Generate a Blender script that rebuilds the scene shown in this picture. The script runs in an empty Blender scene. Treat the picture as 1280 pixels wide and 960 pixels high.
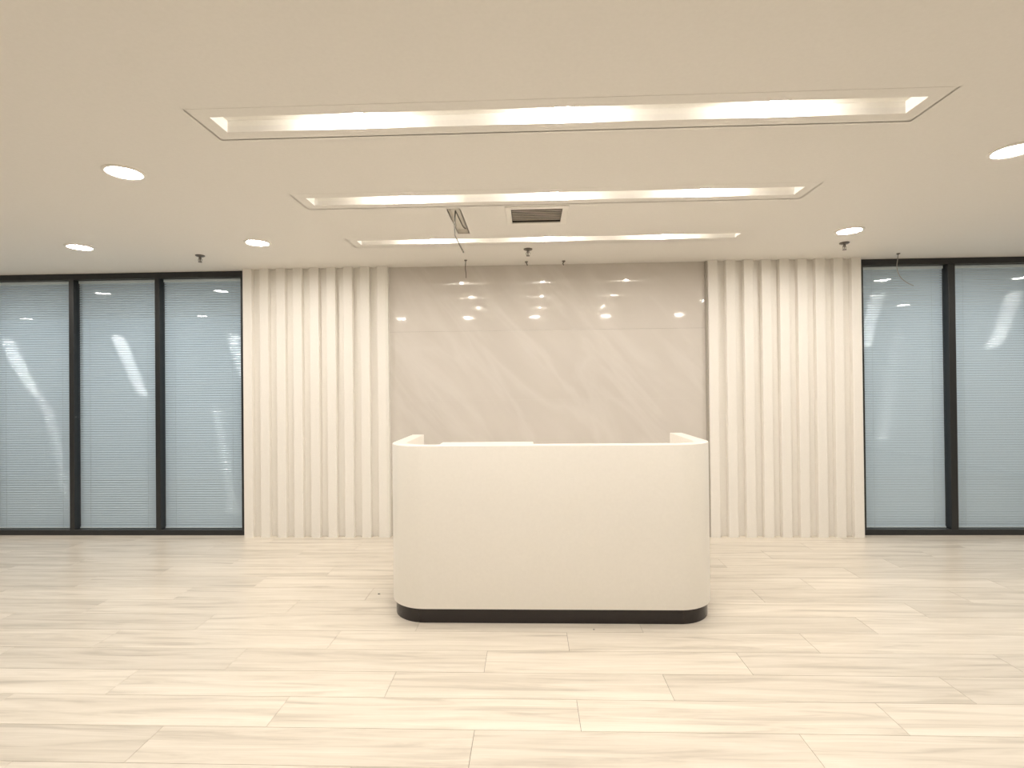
import bpy, bmesh, math, random
from mathutils import Vector, Matrix

random.seed(7)
scene = bpy.context.scene
C = scene.collection
PI = math.pi

# ------------------------------------------------------------------ camera
FPX = 650.0                                   # focal length in pixels of a 1280 px wide frame
yaw, pitch, roll = 0.0354, 0.0058, 0.0102
fwd = Vector((-math.sin(yaw) * math.cos(pitch), math.cos(yaw) * math.cos(pitch), math.sin(pitch)))
rgt = Vector((math.cos(yaw), math.sin(yaw), 0.0))
upv = rgt.cross(fwd)
r2 = rgt * math.cos(roll) - upv * math.sin(roll)
u2 = upv * math.cos(roll) + rgt * math.sin(roll)
cam_data = bpy.data.cameras.new('camera')
cam_data.sensor_width = 36.0
cam_data.lens = FPX / 1280.0 * 36.0
cam_data.clip_start = 0.05
cam = bpy.data.objects.new('camera', cam_data)
C.objects.link(cam)
mw = Matrix.Identity(4)
for i in range(3):
    mw[i][0], mw[i][1], mw[i][2] = r2[i], u2[i], -fwd[i]
mw[0][3], mw[1][3], mw[2][3] = 0.0, 0.0, 1.5
cam.matrix_world = mw
scene.camera = cam

# ------------------------------------------------------------------ world, exposure
world = bpy.data.worlds.new('world')
scene.world = world
world.use_nodes = True
bgn = world.node_tree.nodes['Background']
bgn.inputs['Color'].default_value = (0.62, 0.78, 0.95, 1)
bgn.inputs['Strength'].default_value = 0.15
scene.view_settings.view_transform = 'Standard'
scene.view_settings.look = 'None'
scene.view_settings.gamma = 1.0
scene.view_settings.use_curve_mapping = False
scene.view_settings.exposure = 1.66
scene.cycles.max_bounces = 10
scene.cycles.diffuse_bounces = 6
scene.cycles.sample_clamp_indirect = 8.0

DOWNLIGHT_STRENGTH = 60.0
SLOT_LAMP_STRENGTH = 135.0
LAMP_COLOR = (1.0, 0.935, 0.86, 1)

H = 2.73            # ceiling height
YW = 5.185           # front face of the fluted panels
YM = 5.240          # face of the marble wall
YG = 5.30           # glass plane
XL, XR, YB, YF = -9.6, 8.0, -9.0, 8.6

# ------------------------------------------------------------------ materials
def new_mat(name):
    m = bpy.data.materials.new(name)
    m.use_nodes = True
    nt = m.node_tree
    return m, nt, nt.nodes['Principled BSDF']

def simple(name, col, rough=0.5, metal=0.0, spec=0.5, bump=0.0, bscale=60):
    m, nt, p = new_mat(name)
    p.inputs['Base Color'].default_value = (*col, 1)
    p.inputs['Roughness'].default_value = rough
    p.inputs['Metallic'].default_value = metal
    p.inputs['Specular IOR Level'].default_value = spec
    # slight procedural mottling so that no surface is perfectly uniform
    tc = nt.nodes.new('ShaderNodeTexCoord')
    nz = nt.nodes.new('ShaderNodeTexNoise')
    nz.inputs['Scale'].default_value = bscale
    nz.inputs['Detail'].default_value = 3
    nt.links.new(tc.outputs['Object'], nz.inputs['Vector'])
    hs = nt.nodes.new('ShaderNodeMixRGB')
    hs.inputs[1].default_value = (*[c * 0.97 for c in col], 1)
    hs.inputs[2].default_value = (*[min(1, c * 1.03) for c in col], 1)
    nt.links.new(nz.outputs['Fac'], hs.inputs[0])
    nt.links.new(hs.outputs[0], p.inputs['Base Color'])
    if bump > 0:
        b = nt.nodes.new('ShaderNodeBump')
        b.inputs['Strength'].default_value = bump
        b.inputs['Distance'].default_value = 0.002
        nt.links.new(nz.outputs['Fac'], b.inputs['Height'])
        nt.links.new(b.outputs['Normal'], p.inputs['Normal'])
    return m

def emit(name, col, strength):
    m = bpy.data.materials.new(name)
    m.use_nodes = True
    nt = m.node_tree
    nt.nodes.clear()
    o = nt.nodes.new('ShaderNodeOutputMaterial')
    e = nt.nodes.new('ShaderNodeEmission')
    e.inputs['Color'].default_value = col
    e.inputs['Strength'].default_value = strength
    nt.links.new(e.outputs[0], o.inputs['Surface'])
    return m

def wood_mat():
    m, nt, p = new_mat('pale_oak_laminate')
    N, L = nt.nodes.new, nt.links.new
    tc = N('ShaderNodeTexCoord'); oi = N('ShaderNodeObjectInfo')
    mul = N('ShaderNodeMath'); mul.operation = 'MULTIPLY'; mul.inputs[1].default_value = 57.0
    L(oi.outputs['Random'], mul.inputs[0])
    comb = N('ShaderNodeCombineXYZ'); L(mul.outputs[0], comb.inputs[0]); L(mul.outputs[0], comb.inputs[1])
    add = N('ShaderNodeVectorMath'); add.operation = 'ADD'
    L(tc.outputs['Object'], add.inputs[0]); L(comb.outputs[0], add.inputs[1])
    mp = N('ShaderNodeMapping'); mp.inputs['Scale'].default_value = (0.9, 14, 1)
    L(add.outputs[0], mp.inputs['Vector'])
    n1 = N('ShaderNodeTexNoise'); n1.inputs['Scale'].default_value = 1.2; n1.inputs['Detail'].default_value = 5
    n1.inputs['Roughness'].default_value = 0.6; n1.inputs['Distortion'].default_value = 0.9
    L(mp.outputs[0], n1.inputs['Vector'])
    mp2 = N('ShaderNodeMapping'); mp2.inputs['Scale'].default_value = (2.2, 90, 1)
    L(add.outputs[0], mp2.inputs['Vector'])
    n2 = N('ShaderNodeTexNoise'); n2.inputs['Scale'].default_value = 1.5; n2.inputs['Detail'].default_value = 3
    L(mp2.outputs[0], n2.inputs['Vector'])
    cr = N('ShaderNodeValToRGB')
    cr.color_ramp.elements[0].position = 0.30; cr.color_ramp.elements[0].color = (0.55, 0.50, 0.43, 1)
    cr.color_ramp.elements[1].position = 0.68; cr.color_ramp.elements[1].color = (0.80, 0.745, 0.66, 1)
    e = cr.color_ramp.elements.new(0.47); e.color = (0.705, 0.65, 0.565, 1)
    L(n1.outputs['Fac'], cr.inputs[0])
    fine = N('ShaderNodeMixRGB'); fine.blend_type = 'MULTIPLY'; fine.inputs[0].default_value = 0.35
    L(cr.outputs[0], fine.inputs[1])
    cr2 = N('ShaderNodeValToRGB')
    cr2.color_ramp.elements[0].position = 0.35; cr2.color_ramp.elements[0].color = (0.86, 0.85, 0.82, 1)
    cr2.color_ramp.elements[1].position = 0.6; cr2.color_ramp.elements[1].color = (1, 1, 1, 1)
    L(n2.outputs['Fac'], cr2.inputs[0]); L(cr2.outputs[0], fine.inputs[2])
    tone = N('ShaderNodeHueSaturation')
    mr = N('ShaderNodeMapRange'); mr.inputs['To Min'].default_value = 0.93; mr.inputs['To Max'].default_value = 1.05
    L(oi.outputs['Random'], mr.inputs['Value']); L(mr.outputs[0], tone.inputs['Value'])
    L(fine.outputs[0], tone.inputs['Color'])
    L(tone.outputs[0], p.inputs['Base Color'])
    p.inputs['Roughness'].default_value = 0.26
    p.inputs['Specular IOR Level'].default_value = 0.45
    b = N('ShaderNodeBump'); b.inputs['Strength'].default_value = 0.05; b.inputs['Distance'].default_value = 0.001
    L(n2.outputs['Fac'], b.inputs['Height']); L(b.outputs[0], p.inputs['Normal'])
    return m

def marble_mat():
    m, nt, p = new_mat('beige_polished_marble')
    N, L = nt.nodes.new, nt.links.new
    tc = N('ShaderNodeTexCoord')
    mp = N('ShaderNodeMapping'); mp.vector_type = 'TEXTURE'; mp.inputs['Rotation'].default_value = (0, math.radians(50), 0)
    mp.inputs['Scale'].default_value = (2.2, 1, 0.6)
    L(tc.outputs['Object'], mp.inputs['Vector'])
    n1 = N('ShaderNodeTexNoise'); n1.inputs['Scale'].default_value = 1.3; n1.inputs['Detail'].default_value = 6
    n1.inputs['Distortion'].default_value = 0.8
    L(mp.outputs[0], n1.inputs['Vector'])
    cr = N('ShaderNodeValToRGB')
    cr.color_ramp.elements[0].position = 0.32; cr.color_ramp.elements[0].color = (0.64, 0.602, 0.555, 1)
    cr.color_ramp.elements[1].position = 0.66; cr.color_ramp.elements[1].color = (0.69, 0.652, 0.607, 1)
    L(n1.outputs['Fac'], cr.inputs[0])
    mp2 = N('ShaderNodeMapping'); mp2.vector_type = 'TEXTURE'; mp2.inputs['Rotation'].default_value = (0, math.radians(50), 0)
    mp2.inputs['Location'].default_value = (0.3, 0, 0.55); mp2.inputs['Scale'].default_value = (3.5, 1, 0.9)
    L(tc.outputs['Object'], mp2.inputs['Vector'])
    n2 = N('ShaderNodeTexNoise'); n2.inputs['Scale'].default_value = 2.2; n2.inputs['Detail'].default_value = 4
    n2.inputs['Distortion'].default_value = 0.5
    L(mp2.outputs[0], n2.inputs['Vector'])
    sub = N('ShaderNodeMath'); sub.operation = 'SUBTRACT'; sub.inputs[1].default_value = 0.52
    L(n2.outputs['Fac'], sub.inputs[0])
    ab = N('ShaderNodeMath'); ab.operation = 'ABSOLUTE'; L(sub.outputs[0], ab.inputs[0])
    vr = N('ShaderNodeMapRange'); vr.inputs['From Min'].default_value = 0.0; vr.inputs['From Max'].default_value = 0.07
    vr.inputs['To Min'].default_value = 0.26; vr.inputs['To Max'].default_value = 0.0
    L(ab.outputs[0], vr.inputs['Value'])
    mx = N('ShaderNodeMixRGB'); mx.inputs[2].default_value = (0.80, 0.77, 0.73, 1)
    L(vr.outputs[0], mx.inputs[0]); L(cr.outputs[0], mx.inputs[1])
    L(mx.outputs[0], p.inputs['Base Color'])
    p.inputs['Roughness'].default_value = 0.05
    p.inputs['Specular IOR Level'].default_value = 0.5
    return m

def glass_mat():
    m = bpy.data.materials.new('tinted_glass')
    m.use_nodes = True
    nt = m.node_tree; nt.nodes.clear()
    N, L = nt.nodes.new, nt.links.new
    o = N('ShaderNodeOutputMaterial'); mix = N('ShaderNodeMixShader')
    tr = N('ShaderNodeBsdfTransparent'); tr.inputs['Color'].default_value = (0.95, 0.98, 0.995, 1)
    gl = N('ShaderNodeBsdfGlossy'); gl.inputs['Roughness'].default_value = 0.015
    fr = N('ShaderNodeFresnel'); fr.inputs['IOR'].default_value = 1.5
    ge = N('ShaderNodeNewGeometry'); inv = N('ShaderNodeMath'); inv.operation = 'SUBTRACT'; inv.inputs[0].default_value = 1.0
    L(ge.outputs['Backfacing'], inv.inputs[1])
    ml = N('ShaderNodeMath'); ml.operation = 'MULTIPLY'; L(fr.outputs[0], ml.inputs[0]); L(inv.outputs[0], ml.inputs[1])
    L(ml.outputs[0], mix.inputs[0]); L(tr.outputs[0], mix.inputs[1]); L(gl.outputs[0], mix.inputs[2])
    L(mix.outputs[0], o.inputs['Surface'])
    return m

M = {}
M['ceiling'] = simple('matte_ceiling_paint', (0.83, 0.81, 0.77), 0.7, bump=0.03)
M['wall'] = simple('white_wall_paint', (0.80, 0.78, 0.73), 0.7, bump=0.03)
M['white'] = simple('white_lacquer', (0.86, 0.83, 0.77), 0.28)
M['panel'] = simple('white_fluted_panel', (0.89, 0.865, 0.82), 0.45)
M['trimwhite'] = simple('white_trim', (0.86, 0.84, 0.79), 0.4)
M['kick'] = simple('black_gloss_plinth', (0.018, 0.013, 0.013), 0.18)
M['frame'] = simple('black_anodised_frame', (0.02, 0.022, 0.024), 0.35, bump=0.02)
M['slat'] = simple('silver_blue_slat', (0.66, 0.73, 0.80), 0.045, metal=0.0, spec=0.26)
M['rail'] = simple('pale_blind_rail', (0.86, 0.89, 0.90), 0.3)
M['cordm'] = simple('grey_blind_cord', (0.45, 0.5, 0.52), 0.6)
M['wood'] = wood_mat()
M['joint'] = simple('dark_joint', (0.16, 0.135, 0.11), 0.8)
M['marble'] = marble_mat()
M['glass'] = glass_mat()
M['louvre'] = simple('grey_louvre', (0.40, 0.36, 0.31), 0.5)
M['dark'] = simple('dark_duct', (0.05, 0.045, 0.04), 0.8)
M['recess'] = simple('raw_plasterboard', (0.78, 0.75, 0.69), 0.8)
M['metal'] = simple('dull_steel', (0.22, 0.20, 0.18), 0.35, metal=0.8)
M['cable'] = simple('dark_cable', (0.10, 0.09, 0.07), 0.5)
M['greycable'] = simple('grey_cable', (0.30, 0.29, 0.27), 0.5)
M['gapshade'] = simple('grey_metal_trim', (0.42, 0.39, 0.34), 0.4)
M['lens'] = emit('downlight_lens', LAMP_COLOR, DOWNLIGHT_STRENGTH)
M['slotlens'] = emit('slot_lamp_lens', LAMP_COLOR, SLOT_LAMP_STRENGTH)

# ------------------------------------------------------------------ mesh helpers
def box(bm, x0, x1, y0, y1, z0, z1, bevel=0.0, vertical=False):
    vs = [bm.verts.new(p) for p in ((x0, y0, z0), (x1, y0, z0), (x1, y1, z0), (x0, y1, z0),
                                     (x0, y0, z1), (x1, y0, z1), (x1, y1, z1), (x0, y1, z1))]
    fs = [bm.faces.new([vs[i] for i in f]) for f in
          ((3, 2, 1, 0), (4, 5, 6, 7), (0, 1, 5, 4), (1, 2, 6, 5), (2, 3, 7, 6), (3, 0, 4, 7))]
    if bevel > 0:
        es = set(e for f in fs for e in f.edges)
        if vertical:
            es = [e for e in es if abs(e.verts[0].co.z - e.verts[1].co.z) > 1e-5]
        bmesh.ops.bevel(bm, geom=list(es), offset=bevel, segments=1, affect='EDGES')

def lathe(bm, prof, n=24, cap=False, c=(0, 0, 0)):
    rings = []
    for r, z in prof:
        if r < 1e-6:
            rings.append([bm.verts.new((c[0], c[1], c[2] + z))])
        else:
            rings.append([bm.verts.new((c[0] + r * math.cos(2 * PI * k / n), c[1] + r * math.sin(2 * PI * k / n), c[2] + z)) for k in range(n)])
    for a, b in zip(rings[:-1], rings[1:]):
        for k in range(n):
            k2 = (k + 1) % n
            if len(a) == 1 and len(b) > 1:
                bm.faces.new((a[0], b[k], b[k2]))
            elif len(b) == 1 and len(a) > 1:
                bm.faces.new((a[k], b[0], a[k2]))
            elif len(a) > 1:
                bm.faces.new((a[k], b[k], b[k2], a[k2]))

def tube(bm, pts, r, n=8):
    pts = [Vector(p) for p in pts]
    prev = None; rings = []
    for i, p in enumerate(pts):
        t = (pts[min(i + 1, len(pts) - 1)] - pts[max(i - 1, 0)]).normalized()
        if prev is None:
            a = t.orthogonal().normalized()
        else:
            a = (prev - t * prev.dot(t)).normalized()
        prev = a
        b = t.cross(a)
        rings.append([bm.verts.new(p + a * r * math.cos(2 * PI * k / n) + b * r * math.sin(2 * PI * k / n)) for k in range(n)])
    for A, B in zip(rings[:-1], rings[1:]):
        for k in range(n):
            bm.faces.new((A[k], A[(k + 1) % n], B[(k + 1) % n], B[k]))
    bm.faces.new(rings[0][::-1]); bm.faces.new(rings[-1])

def smooth_path(pts, sub=6):
    P = [Vector(p) for p in pts]; out = []
    for i in range(len(P) - 1):
        p0, p1, p2, p3 = P[max(i - 1, 0)], P[i], P[i + 1], P[min(i + 2, len(P) - 1)]
        for s in range(sub):
            t = s / sub
            out.append(0.5 * ((2 * p1) + (p2 - p0) * t + (2 * p0 - 5 * p1 + 4 * p2 - p3) * t * t + (3 * p1 - p0 - 3 * p2 + p3) * t ** 3))
    out.append(P[-1])
    return out

def mesh_from(name, bm, mat, smooth=False):
    bmesh.ops.recalc_face_normals(bm, faces=bm.faces)
    me = bpy.data.meshes.new(name)
    bm.to_mesh(me); bm.free()
    me.materials.append(mat)
    if smooth:
        for p in me.polygons:
            p.use_smooth = True
        me.set_sharp_from_angle(angle=math.radians(35))
    return me

def link(name, me, parent=None, loc=(0, 0, 0), rot=(0, 0, 0)):
    o = bpy.data.objects.new(name, me)
    C.objects.link(o)
    o.location = loc; o.rotation_euler = rot
    if parent is not None:
        o.parent = parent
    return o

def obj(name, bm, mat, parent=None, loc=(0, 0, 0), smooth=False):
    return link(name, mesh_from(name, bm, mat, smooth), parent, loc)

def boxobj(name, dims, mat, parent=None, bevel=0.0):
    """box given by its bounds in the parent's space, origin at the bottom centre"""
    x0, x1, y0, y1, z0, z1 = dims
    cx, cy = (x0 + x1) / 2, (y0 + y1) / 2
    bm = bmesh.new()
    box(bm, x0 - cx, x1 - cx, y0 - cy, y1 - cy, 0, z1 - z0, bevel)
    return obj(name, bm, mat, parent, (cx, cy, z0))

def tag(o, label, cat, group=None):
    o['label'] = label; o['category'] = cat
    if group:
        o['group'] = group
    return o

def thing(name, label, cat, loc=(0, 0, 0), group=None):
    o = link(name, None, None, loc)
    o.empty_display_size = 0.1
    return tag(o, label, cat, group)

def struct(o, label=None):
    o['kind'] = 'structure'
    if label:
        o['label'] = label
        o['category'] = o.name.split('_')[0]
    return o

def copy_tree(o, parent=None):
    c = o.copy(); C.objects.link(c)
    if parent is not None:
        c.parent = parent
    for ch in list(o.children):
        copy_tree(ch, c)
    return c

# ------------------------------------------------------------------ light slot, vent and cutout positions (ceiling openings)
SX0, SX1 = -1.435, 1.725
SLOTS = [(2.292, 2.430), (3.300, 3.434), (4.282, 4.402)]
VENT = (-0.122, 0.234, 3.575, 3.880)
CUT = (-0.560, -0.477, 3.562, 4.132)
FW, GV = 0.072, 0.0035        # frame width, groove width
holes = [(SX0 - FW - GV, SX1 + FW + GV, a - FW - GV, b + FW + GV) for a, b in SLOTS] + [VENT, CUT]

# ------------------------------------------------------------------ the setting
# floor
fl = bmesh.new()
box(fl, XL, XR, YB, YF, -0.10, -0.003)
floor = struct(obj('floor', fl, M['joint']), 'pale grey-cream wood plank floor of the reception hall')
PW, PL, GAP = 0.2285, 1.395, 0.0019
plank_bm = bmesh.new()
box(plank_bm, -PL / 2 + GAP / 2, PL / 2 - GAP / 2, -PW / 2 + GAP / 2, PW / 2 - GAP / 2, -0.008, 0.0)
plank_me = mesh_from('plank', plank_bm, M['wood'])
rest = bmesh.new()
k0 = int(math.floor((YB - 2.05) / PW)) + 1
k1 = int(math.floor((YF - 2.05) / PW))
for k in range(k0, k1):
    y = 2.05 + (k + 0.5) * PW
    off = -0.26 + 0.465 * k
    i0 = math.ceil((XL - off) / PL); i1 = math.floor((XR - off) / PL)
    for i in range(i0, i1):
        x = off + (i + 0.5) * PL
        half = 0.62 * 1.62 * y + 1.0
        if -3 <= k <= 13 and -half < x < half * 0.93 and abs(x) < 7.2:
            link('plank', plank_me, floor, (x, y, 0))
        else:
            box(rest, x - PL / 2 + GAP / 2, x + PL / 2 - GAP / 2, y - PW / 2 + GAP / 2, y + PW / 2 - GAP / 2, -0.008, 0.0)
ro = obj('distant_planks', rest, M['wood'], floor)
ro['kind'] = 'stuff'

# ceiling with rectangular openings
cb = bmesh.new()
xs = sorted(set([XL, XR] + [v for h_ in holes for v in h_[:2]]))
ys = sorted(set([YB, YF] + [v for h_ in holes for v in h_[2:]]))
gv = {}
def gvert(x, y):
    if (x, y) not in gv:
        gv[(x, y)] = cb.verts.new((x, y, H))
    return gv[(x, y)]
for a, b in zip(xs[:-1], xs[1:]):
    for c, d in zip(ys[:-1], ys[1:]):
        mx_, my_ = (a + b) / 2, (c + d) / 2
        if any(h_[0] < mx_ < h_[1] and h_[2] < my_ < h_[3] for h_ in holes):
            continue
        cb.faces.new((gvert(a, c), gvert(a, d), gvert(b, d), gvert(b, c)))
me = bpy.data.meshes.new('ceiling'); 
box(cb, XL, XR, YB, YF, H + 0.25, H + 0.35)
cb.to_mesh(me); cb.free(); me.materials.append(M['ceiling'])
ceiling = struct(link('ceiling', me), 'plain cream plasterboard ceiling with light slots')

struct(boxobj('wall_left', (XL - 0.1, XL, YB, YF, 0, H + 0.35), M['wall']), 'white side wall at the left end')
struct(boxobj('wall_right', (XR, XR + 0.1, YB, YF, 0, H + 0.35), M['wall']), 'white side wall at the right end')
struct(boxobj('wall_front', (XL, XR, YB - 0.1, YB, 0, H + 0.35), M['wall']), 'white wall closing the hall opposite the desk')
wall_back = struct(boxobj('wall_back', (-2.93, 3.25, YM + 0.03, YM + 0.15, 0, H), M['wall']), 'wall behind the desk clad in polished beige marble')

# marble slabs, one per course
MX0, MX1 = -1.445, 1.752
for z0, z1 in ((0.0, 0.67), (0.67, 1.37), (1.37, 2.07), (2.07, H)):
    b = bmesh.new()
    box(b, MX0, MX1, YM, YM + 0.028, z0 + 0.0006, z1 - 0.0006)
    s = link('marble_slab', mesh_from('marble_slab', b, M['marble']))
    s.parent = wall_back
    s.matrix_parent_inverse = Matrix.Translation(-wall_back.location)

# ------------------------------------------------------------------ fluted panels
NR, PITCH, RW = 9, 0.1723, 0.092
def fluted(x0, x1, label):
    t = thing('fluted_wall_panel', label, 'wall panel', ((x0 + x1) / 2, YW, 0), 'fluted panels beside the marble')
    w = x1 - x0
    boxobj('backing', (-w / 2, w / 2, 0.058, 0.070, 0, H - 0.001), M['panel'], t)
    b = bmesh.new()
    box(b, -RW / 2, RW / 2, 0, 0.058, 0, H - 0.0005, 0.003, True)
    rm = mesh_from('rib', b, M['panel'])
    p = (w - RW) / (NR - 1)
    for i in range(NR):
        link('rib', rm, t, (-w / 2 + RW / 2 + i * p, 0, 0))
    return t
fluted(-2.918, -1.445, 'white vertically ribbed wall panel left of the marble')
fluted(1.763, 3.238, 'white vertically ribbed wall panel right of the marble')
struct(boxobj('trim_1', (-1.445, -1.425, YW - 0.004, YM + 0.002, 0, H - 0.001), M['trimwhite'], None, 0.002), 'slim white vertical trim at the left edge of the marble')
struct(boxobj('trim_shadow_gap', (1.745, 1.763, YW + 0.02, YM + 0.01, 0, H - 0.001), M['gapshade'], None, 0.002), 'slim grey vertical strip coloured as a shadow gap at the right edge of the marble')  # solid strip, the shade of an open gap put into its grey

# ------------------------------------------------------------------ glazed partitions with blinds
ZB, ZT = 0.056, 2.668         # glass opening
def partition(name, label, bounds, jambs):
    """bounds: list of pane x-ranges; jambs: list of mullion x-ranges"""
    xa = min(j[0] for j in jambs); xb = max(j[1] for j in jambs)
    t = link(name, None, None, ((xa + xb) / 2, YG, 0)); struct(t, label)
    ox = (xa + xb) / 2
    boxobj('top_rail', (xa - ox, xb - ox, -0.035, 0.075, ZT, H - 0.001), M['frame'], t, 0.002)
    boxobj('bottom_rail', (xa - ox, xb - ox, -0.035, 0.075, 0, ZB), M['frame'], t, 0.002)
    for a, b in jambs:
        boxobj('mullion', (a - ox, b - ox, -0.035, 0.075, ZB, ZT), M['frame'], t, 0.002)
    for a, b in bounds:
        p = boxobj('pane', (a - ox, b - ox, -0.003, 0.003, ZB, ZT), M['glass'], t)
    return t

SP = 0.0245
def slat_mesh(w, elev, name):
    """curved slat, convex to the room; its normal points elev above horizontal"""
    b = bmesh.new()
    arc = math.radians(17); width = 0.0234; R_ = width / arc
    n = 6; rows = []
    for i in range(n + 1):
        a = -arc / 2 + arc * i / n
        u = R_ * math.sin(a); v = R_ * (math.cos(a) - 1)      # u along the slat width, v along the normal
        ny, nz = -math.cos(elev), math.sin(elev)
        ty, tz = math.sin(elev), math.cos(elev)
        y = ty * u + ny * v; z = tz * u + nz * v
        rows.append((b.verts.new((-w / 2, y, z)), b.verts.new((w / 2, y, z))))
    for A, B in zip(rows[:-1], rows[1:]):
        b.faces.new((A[0], A[1], B[1], B[0]))
    me = bpy.data.meshes.new(name)
    b.to_mesh(me); b.free(); me.materials.append(M['slat'])
    for p in me.polygons:
        p.use_smooth = True
    return me

def blind(a, b, elev, label):
    a += 0.004; b -= 0.004
    w = b - a
    t = thing('venetian_blind', label, 'window blind', ((a + b) / 2, YG + 0.035, ZB), 'venetian blinds behind the glass')
    top = ZT - ZB
    boxobj('headrail', (-w / 2, w / 2, -0.012, 0.014, top - 0.030, top - 0.002), M['rail'], t, 0.002)
    boxobj('bottom_rail', (-w / 2, w / 2, -0.008, 0.008, 0.002, 0.014), M['rail'], t, 0.002)
    sm = slat_mesh(w - 0.006, elev, 'slat')
    z = 0.014 + SP * 0.55
    while z < top - 0.036:
        link('slat', sm, t, (0, 0, z))
        z += SP
    for fx in (-0.36, 0.36):
        cb_ = bmesh.new()
        tube(cb_, [(fx * w, -0.009, 0.01), (fx * w, -0.009, top - 0.03)], 0.0007, 5)
        obj('ladder_cord', cb_, M['cordm'], t)
    return t

mL = [(-2.985, -2.925), (-3.895, -3.845), (-4.817, -4.766), (-5.739, -5.688), (-6.661, -6.610)]
pL = [(-3.845, -2.985), (-4.766, -3.895), (-5.688, -4.817), (-6.610, -5.739)]
mR = [(3.245, 3.305), (4.123, 4.190), (5.010, 5.077), (5.897, 5.964)]
pR = [(3.305, 4.123), (4.190, 5.010), (5.077, 5.897)]
partition('window_1', 'black-framed glazed partition left of the ribbed panel', pL, mL)
partition('window_2', 'black-framed glazed partition right of the ribbed panel', pR, mR)
eL, eR = math.radians(20), math.radians(11)
for (a, b), lab in zip(pL, ('grey-blue venetian blind next to the left ribbed panel, third from the left edge',
                            'grey-blue venetian blind in the middle pane of the left partition',
                            'grey-blue venetian blind at the left edge of the picture',
                            'grey-blue venetian blind beyond the left edge of the picture')):
    blind(a, b, eL, lab)
for (a, b), lab in zip(pR, ('grey-blue venetian blind next to the right ribbed panel',
                            'grey-blue venetian blind at the right edge of the picture',
                            'grey-blue venetian blind beyond the right edge of the picture')):
    blind(a, b, eR, lab)
struct(boxobj('wall_far_left', (XL, -6.661, YG - 0.03, YG + 0.07, 0, H - 0.001), M['wall']), 'white wall beyond the left glazed partition')
struct(boxobj('wall_far_right', (5.964, XR, YG - 0.03, YG + 0.07, 0, H - 0.001), M['wall']), 'white wall beyond the right glazed partition')

# ------------------------------------------------------------------ reception desk
DX0, DX1, DY0, DY1, DH = -0.945, 1.180, 3.290, 4.110, 1.130
DR, DT, KH = 0.26, 0.095, 0.095
def u_path(o, n=16):
    """desk outline at inward offset o: positions only"""
    r = DR - o; pts = [(DX0 + o, DY1 - (0.0 if o == 0 else 0.0))]
    cx0, cx1, cy = DX0 + DR, DX1 - DR, DY0 + DR
    for i in range(n + 1):
        a = PI + (PI / 2) * i / n
        pts.append((cx0 + r * math.cos(a), cy + r * math.sin(a)))
    for i in range(n + 1):
        a = 1.5 * PI + (PI / 2) * i / n
        pts.append((cx1 + r * math.cos(a), cy + r * math.sin(a)))
    pts.append((DX1 - o, DY1))
    return pts
def sweep(sec):
    b = bmesh.new(); rows = []
    for o, z in sec:
        rows.append([b.verts.new((x - dcx, y - dcy, z)) for x, y in u_path(o)])
    n = len(sec)
    for i in range(n):
        A, B = rows[i], rows[(i + 1) % n]
        for k in range(len(A) - 1):
            b.faces.new((A[k], A[k + 1], B[k + 1], B[k]))
    b.faces.new([r[0] for r in rows]); b.faces.new([r[-1] for r in rows][::-1])
    return b
dcx, dcy = (DX0 + DX1) / 2, (DY0 + DY1) / 2
desk = thing('reception_desk', 'white curved-corner reception desk with a black plinth in front of the marble', 'desk', (dcx, dcy, 0))
e = 0.005
obj('body', sweep([(0, KH), (0, DH - e), (0.0015, DH - 0.0015), (e, DH), (DT - e, DH), (DT - 0.0015, DH - 0.0015), (DT, DH - e), (DT, KH)]), M['white'], desk, smooth=True)
k = obj('plinth', sweep([(0.018, 0.0), (0.018, KH), (0.075, KH), (0.075, 0.0)]), M['kick'], desk, smooth=True)
k['label'] = 'glossy black plinth'
boxobj('ledge', (-0.60 - dcx, 0.015 - dcx, DY0 + DT - dcy, DY0 + 0.225 - dcy, DH - 0.030, DH), M['white'], desk, 0.003)
boxobj('worktop', (DX0 + DT - dcx, DX1 - DT - dcx, DY0 + DT - dcy, DY1 - 0.15 - dcy, 0.715, 0.745), M['white'], desk, 0.002)

# ------------------------------------------------------------------ recessed light slots
def ring(bm, x0, x1, y0, y1, w, z0, z1):
    """rectangular frame of width w outside the given opening, mitred at the corners"""
    o = [(x0 - w, y0 - w), (x1 + w, y0 - w), (x1 + w, y1 + w), (x0 - w, y1 + w)]
    i = [(x0, y0), (x1, y0), (x1, y1), (x0, y1)]
    ch = min(0.002, abs(z1 - z0) / 2)
    oc = [(x0 - w + ch, y0 - w + ch), (x1 + w - ch, y0 - w + ch), (x1 + w - ch, y1 + w - ch), (x0 - w + ch, y1 + w - ch)]
    V = lambda L_, z: [bm.verts.new((p[0], p[1], z)) for p in L_]
    ot, ob1, ob, ib, it = V(o, z1), V(o, z0 + ch), V(oc, z0), V(i, z0), V(i, z1)
    for A, B in ((ot, ob1), (ob1, ob), (ob, ib), (ib, it), (it, ot)):
        for q in range(4):
            bm.faces.new((A[q], A[(q + 1) % 4], B[(q + 1) % 4], B[q]))

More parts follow.
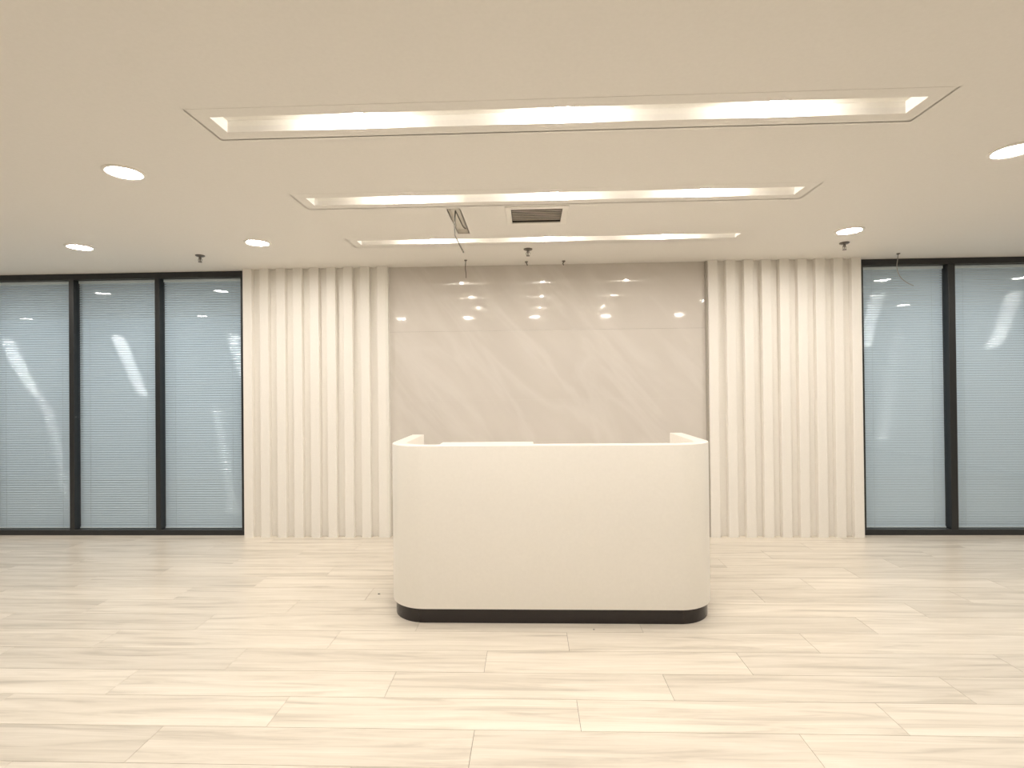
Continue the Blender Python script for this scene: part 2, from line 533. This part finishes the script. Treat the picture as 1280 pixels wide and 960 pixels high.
def open_box(bm, x0, x1, y0, y1, z0, z1, t=0.006):
    """box open at the bottom, walls t thick, placed just outside the opening"""
    o = (x0 - t, x1 + t, y0 - t, y1 + t)
    def q(a, zz): return [bm.verts.new((a[0], a[2], zz)), bm.verts.new((a[1], a[2], zz)), bm.verts.new((a[1], a[3], zz)), bm.verts.new((a[0], a[3], zz))]
    i = (x0, x1, y0, y1)
    ib, it, ot, ob = q(i, z0), q(i, z1), q(o, z1 + t), q(o, z0)
    for A, B in ((ib, it), (ot, ob), (ob, ib)):
        for k_ in range(4):
            bm.faces.new((A[k_], A[(k_ + 1) % 4], B[(k_ + 1) % 4], B[k_]))
    bm.faces.new(it); bm.faces.new(ot)

TD = 0.056        # trough depth
LX = (-0.805, 0.165, 1.135)
lens_bm = bmesh.new(); lathe(lens_bm, [(0.0, -0.046), (0.015, -0.042), (0.026, -0.031), (0.030, -0.018), (0.030, 0.0)], 16)
lens_me = mesh_from('lens', lens_bm, M['slotlens'], True)
bez_bm = bmesh.new(); lathe(bez_bm, [(0.052, 0.004), (0.052, -0.006), (0.047, -0.009), (0.040, -0.006), (0.038, 0.002)], 24)
bez_me = mesh_from('lamp', bez_bm, M['trimwhite'], True)
for (ya, yb), lab in zip(SLOTS, ('longest-looking recessed ceiling light slot, nearest to the camera',
                                 'middle of the three recessed ceiling light slots, above the desk front',
                                 'farthest recessed ceiling light slot, just before the marble wall')):
    cx, cy = (SX0 + SX1) / 2, (ya + yb) / 2
    t = thing('recessed_light_slot', lab, 'ceiling light', (cx, cy, H), 'recessed light slots')
    b = bmesh.new(); ring(b, SX0 - cx, SX1 - cx, ya - cy, yb - cy, FW, 0.001, 0.030)
    ring(b, SX0 - cx - FW, SX1 - cx + FW, ya - cy - FW, yb - cy + FW, 0.03, 0.008, 0.014)
    obj('frame', b, M['ceiling'], t)
    b = bmesh.new(); open_box(b, SX0 - cx, SX1 - cx, ya - cy, yb - cy, 0.030, TD)
    obj('trough', b, M['trimwhite'], t)
    for x in LX:
        l = link('lamp', bez_me, t, (x - cx, 0, TD - 0.004))
        link('lens', lens_me, l, (0, 0, -0.002))

# ------------------------------------------------------------------ downlights
tr_bm = bmesh.new()
lathe(tr_bm, [(0.105, 0.0), (0.105, -0.003), (0.101, -0.007), (0.090, -0.009), (0.084, -0.006), (0.082, -0.002), (0.082, 0.0)], 40)
trim_me = mesh_from('trim_ring', tr_bm, M['trimwhite'], True)
le_bm = bmesh.new(); lathe(le_bm, [(0.0, -0.003), (0.082, -0.003)], 40)
dl_me = mesh_from('lens', le_bm, M['lens'])
def downlight(x, y, label):
    t = thing('ceiling_downlight', label, 'ceiling light', (x, y, H), 'round ceiling downlights')
    link('trim_ring', trim_me, t); link('lens', dl_me, t)
DL = [(-2.268, 2.835, 'large-looking round downlight at the upper left, left of the light slots'),
      (2.570, 2.845, 'round downlight cut by the right edge of the picture'),
      (-3.82, 4.285, 'round downlight at the far left above the glazed partition'),
      (-2.268, 4.262, 'round downlight above the left ribbed panel'),
      (2.573, 4.262, 'round downlight above the right ribbed panel'),
      (-5.35, 4.262, 'round downlight outside the left edge, mirrored in the middle left pane'),
      (-6.88, 4.262, 'round downlight far outside the left edge, mirrored in the blinds'),
      (4.20, 4.262, 'round downlight outside the right edge, mirrored beside the right ribbed panel'),
      (5.80, 4.262, 'round downlight far outside the right edge, mirrored in the edge pane'),
      (-5.40, 2.20, 'round downlight outside the left edge, nearer than the partition row'),
      (-8.40, 2.20, 'round downlight at the far left end of the hall'),
      (5.88, 2.20, 'round downlight outside the right edge, nearer than the partition row')]
names = ('leftmost', 'second from left', 'middle', 'second from right', 'rightmost')
for x, n in zip((-2.262, -1.09, 0.09, 1.33, 2.59), names):
    DL.append((x, 1.36, 'round downlight over the camera, %s of the row mirrored in the marble' % n))
DL += [(-0.07, -6.9, 'small far downlight mirrored low in the marble, left of two'),
       (0.62, -6.9, 'small far downlight mirrored low in the marble, right of two')]
for x, y, lab in DL:
    downlight(x, y, lab)

# ------------------------------------------------------------------ air vent
vx0, vx1, vy0, vy1 = VENT
cx, cy = (vx0 + vx1) / 2, (vy0 + vy1) / 2
t = thing('air_vent', 'rectangular grey louvred air vent in the ceiling between two light slots', 'air vent', (cx, cy, H))
b = bmesh.new(); ring(b, vx0 - cx, vx1 - cx, vy0 - cy, vy1 - cy, 0.040, -0.008, 0.0)
obj('frame', b, M['trimwhite'], t)
b = bmesh.new(); open_box(b, vx0 - cx, vx1 - cx, vy0 - cy, vy1 - cy, 0.0, 0.16)
obj('duct', b, M['dark'], t)
NL = 8
lb = bmesh.new()
box(lb, vx0 - cx + 0.001, vx1 - cx - 0.001, -0.012, 0.012, -0.001, 0.001)
lm = mesh_from('louvre', lb, M['louvre'])
for i in range(NL):
    y = vy0 - cy + (i + 0.5) * (vy1 - vy0) / NL
    o = link('louvre', lm, t, (0, y, 0.012)); o.rotation_euler = (math.radians(2), 0, 0)

# ------------------------------------------------------------------ ceiling cutout with a loose wire
x0, x1, y0, y1 = CUT
cx, cy = (x0 + x1) / 2, (y0 + y1) / 2
b = bmesh.new(); open_box(b, x0 - cx, x1 - cx, y0 - cy, y1 - cy, 0.0, 0.035)
o = obj('ceiling_cutout', b, M['recess'], None, (cx, cy, H))
tag(o, 'narrow open cutout in the ceiling left of the air vent', 'ceiling opening')

def cable(name, pts, r, mat, label, cap=None):
    p0 = Vector(pts[0])
    if cap:
        t = thing(name, label, 'cable', p0)
    b = bmesh.new(); tube(b, [Vector(p) - p0 for p in smooth_path(pts)], r)
    if not cap:
        return tag(obj(name, b, mat, None, p0, True), label, 'cable')
    obj('wire', b, mat, t, (0, 0, 0), True)
    b = bmesh.new(); lathe(b, [(cap, 0.0), (cap, -0.006), (cap * 0.5, -0.012), (r, -0.014)], 14)
    obj('grommet', b, M['metal'], t, (0, 0, 0), True)
    return t
cable('loose_cable', [(-0.500, 4.10, H + 0.030), (-0.503, 3.98, H + 0.006), (-0.507, 3.80, H + 0.004), (-0.511, 3.63, H + 0.006), (-0.511, 3.60, H - 0.01), (-0.515, 3.60, 2.66),
                      (-0.514, 3.60, 2.57), (-0.505, 3.60, 2.54), (-0.485, 3.60, 2.50), (-0.455, 3.60, 2.438)], 0.0048, M['cable'],
      'dark bent cable dangling out of the narrow ceiling cutout')
cable('loose_cable', [(-0.612, 4.99, H), (-0.613, 4.99, 2.69), (-0.616, 4.99, 2.65), (-0.610, 4.99, 2.60), (-0.610, 4.99, 2.555)], 0.0035, M['cable'],
      'thin dark cable hanging straight from the ceiling before the marble', 0.014)
cable('loose_cable', [(3.499, 5.05, H), (3.490, 5.05, 2.66), (3.484, 5.05, 2.61), (3.492, 5.05, 2.55), (3.525, 5.05, 2.492), (3.584, 5.05, 2.445), (3.635, 5.05, 2.421)], 0.0035, M['greycable'],
      'thin grey cable curling down in front of the right glazed partition', 0.016)
cable('cable_stub', [(-0.027, 5.10, H), (-0.026, 5.10, 2.715), (-0.020, 5.10, 2.70), (-0.018, 5.10, 2.69)], 0.005, M['cable'],
      'short cable end poking from the ceiling above the marble middle', 0.016)
cable('cable_stub', [(0.338, 5.10, H), (0.338, 5.10, 2.715), (0.330, 5.10, 2.705), (0.338, 5.10, 2.688)], 0.005, M['cable'],
      'short cable end poking from the ceiling right of the middle sprinkler', 0.018)

# ------------------------------------------------------------------ sprinkler heads
def sprinkler(x, y, label):
    t = thing('sprinkler_head', label, 'sprinkler', (x, y, H), 'pendent fire sprinklers')
    b = bmesh.new(); lathe(b, [(0.0, -0.001), (0.040, -0.001), (0.039, -0.008), (0.028, -0.014), (0.014, -0.016), (0.0, -0.016)], 24)
    obj('escutcheon', b, M['metal'], t, (0, 0, 0), True)
    b = bmesh.new(); lathe(b, [(0.011, -0.014), (0.011, -0.030), (0.008, -0.032), (0.005, -0.045), (0.004, -0.058), (0.0, -0.058)], 16)
    obj('body', b, M['metal'], t, (0, 0, 0), True)
    b = bmesh.new()
    for s in (-1, 1):
        tube(b, smooth_path([(s * 0.010, 0, -0.028), (s * 0.016, 0, -0.040), (s * 0.013, 0, -0.054), (s * 0.004, 0, -0.062)], 4), 0.0025, 6)
    obj('yoke', b, M['metal'], t, (0, 0, 0), True)
    b = bmesh.new(); lathe(b, [(0.0, -0.060), (0.017, -0.062), (0.017, -0.065), (0.0, -0.066)], 20)
    obj('deflector', b, M['metal'], t, (0, 0, 0), True)
sprinkler(-2.997, 4.63, 'small fire sprinkler head on the ceiling before the left partition')
sprinkler(-0.009, 4.63, 'small fire sprinkler head on the ceiling before the marble wall')
sprinkler(2.750, 4.63, 'small fire sprinkler head beside the downlight over the right ribbed panel')

# ------------------------------------------------------------------ debris specks on the floor
def crumb(x, y, s, label):
    b = bmesh.new()
    bmesh.ops.create_icosphere(b, subdivisions=1, radius=s)
    for v in b.verts:
        v.co = Vector((v.co.x * random.uniform(0.8, 1.7), v.co.y * random.uniform(0.7, 1.2), v.co.z * 0.5)) 
    zmin = min(v.co.z for v in b.verts)
    for v in b.verts:
        v.co.z -= zmin
    tag(obj('debris_chip', b, M['greycable'], None, (x, y, 0)), label, 'debris')
crumb(-1.12, 3.76, 0.008, 'tiny dark debris chip on the floor left of the desk')
crumb(0.375, 3.225, 0.006, 'tiny dark debris chip on the floor before the desk plinth')
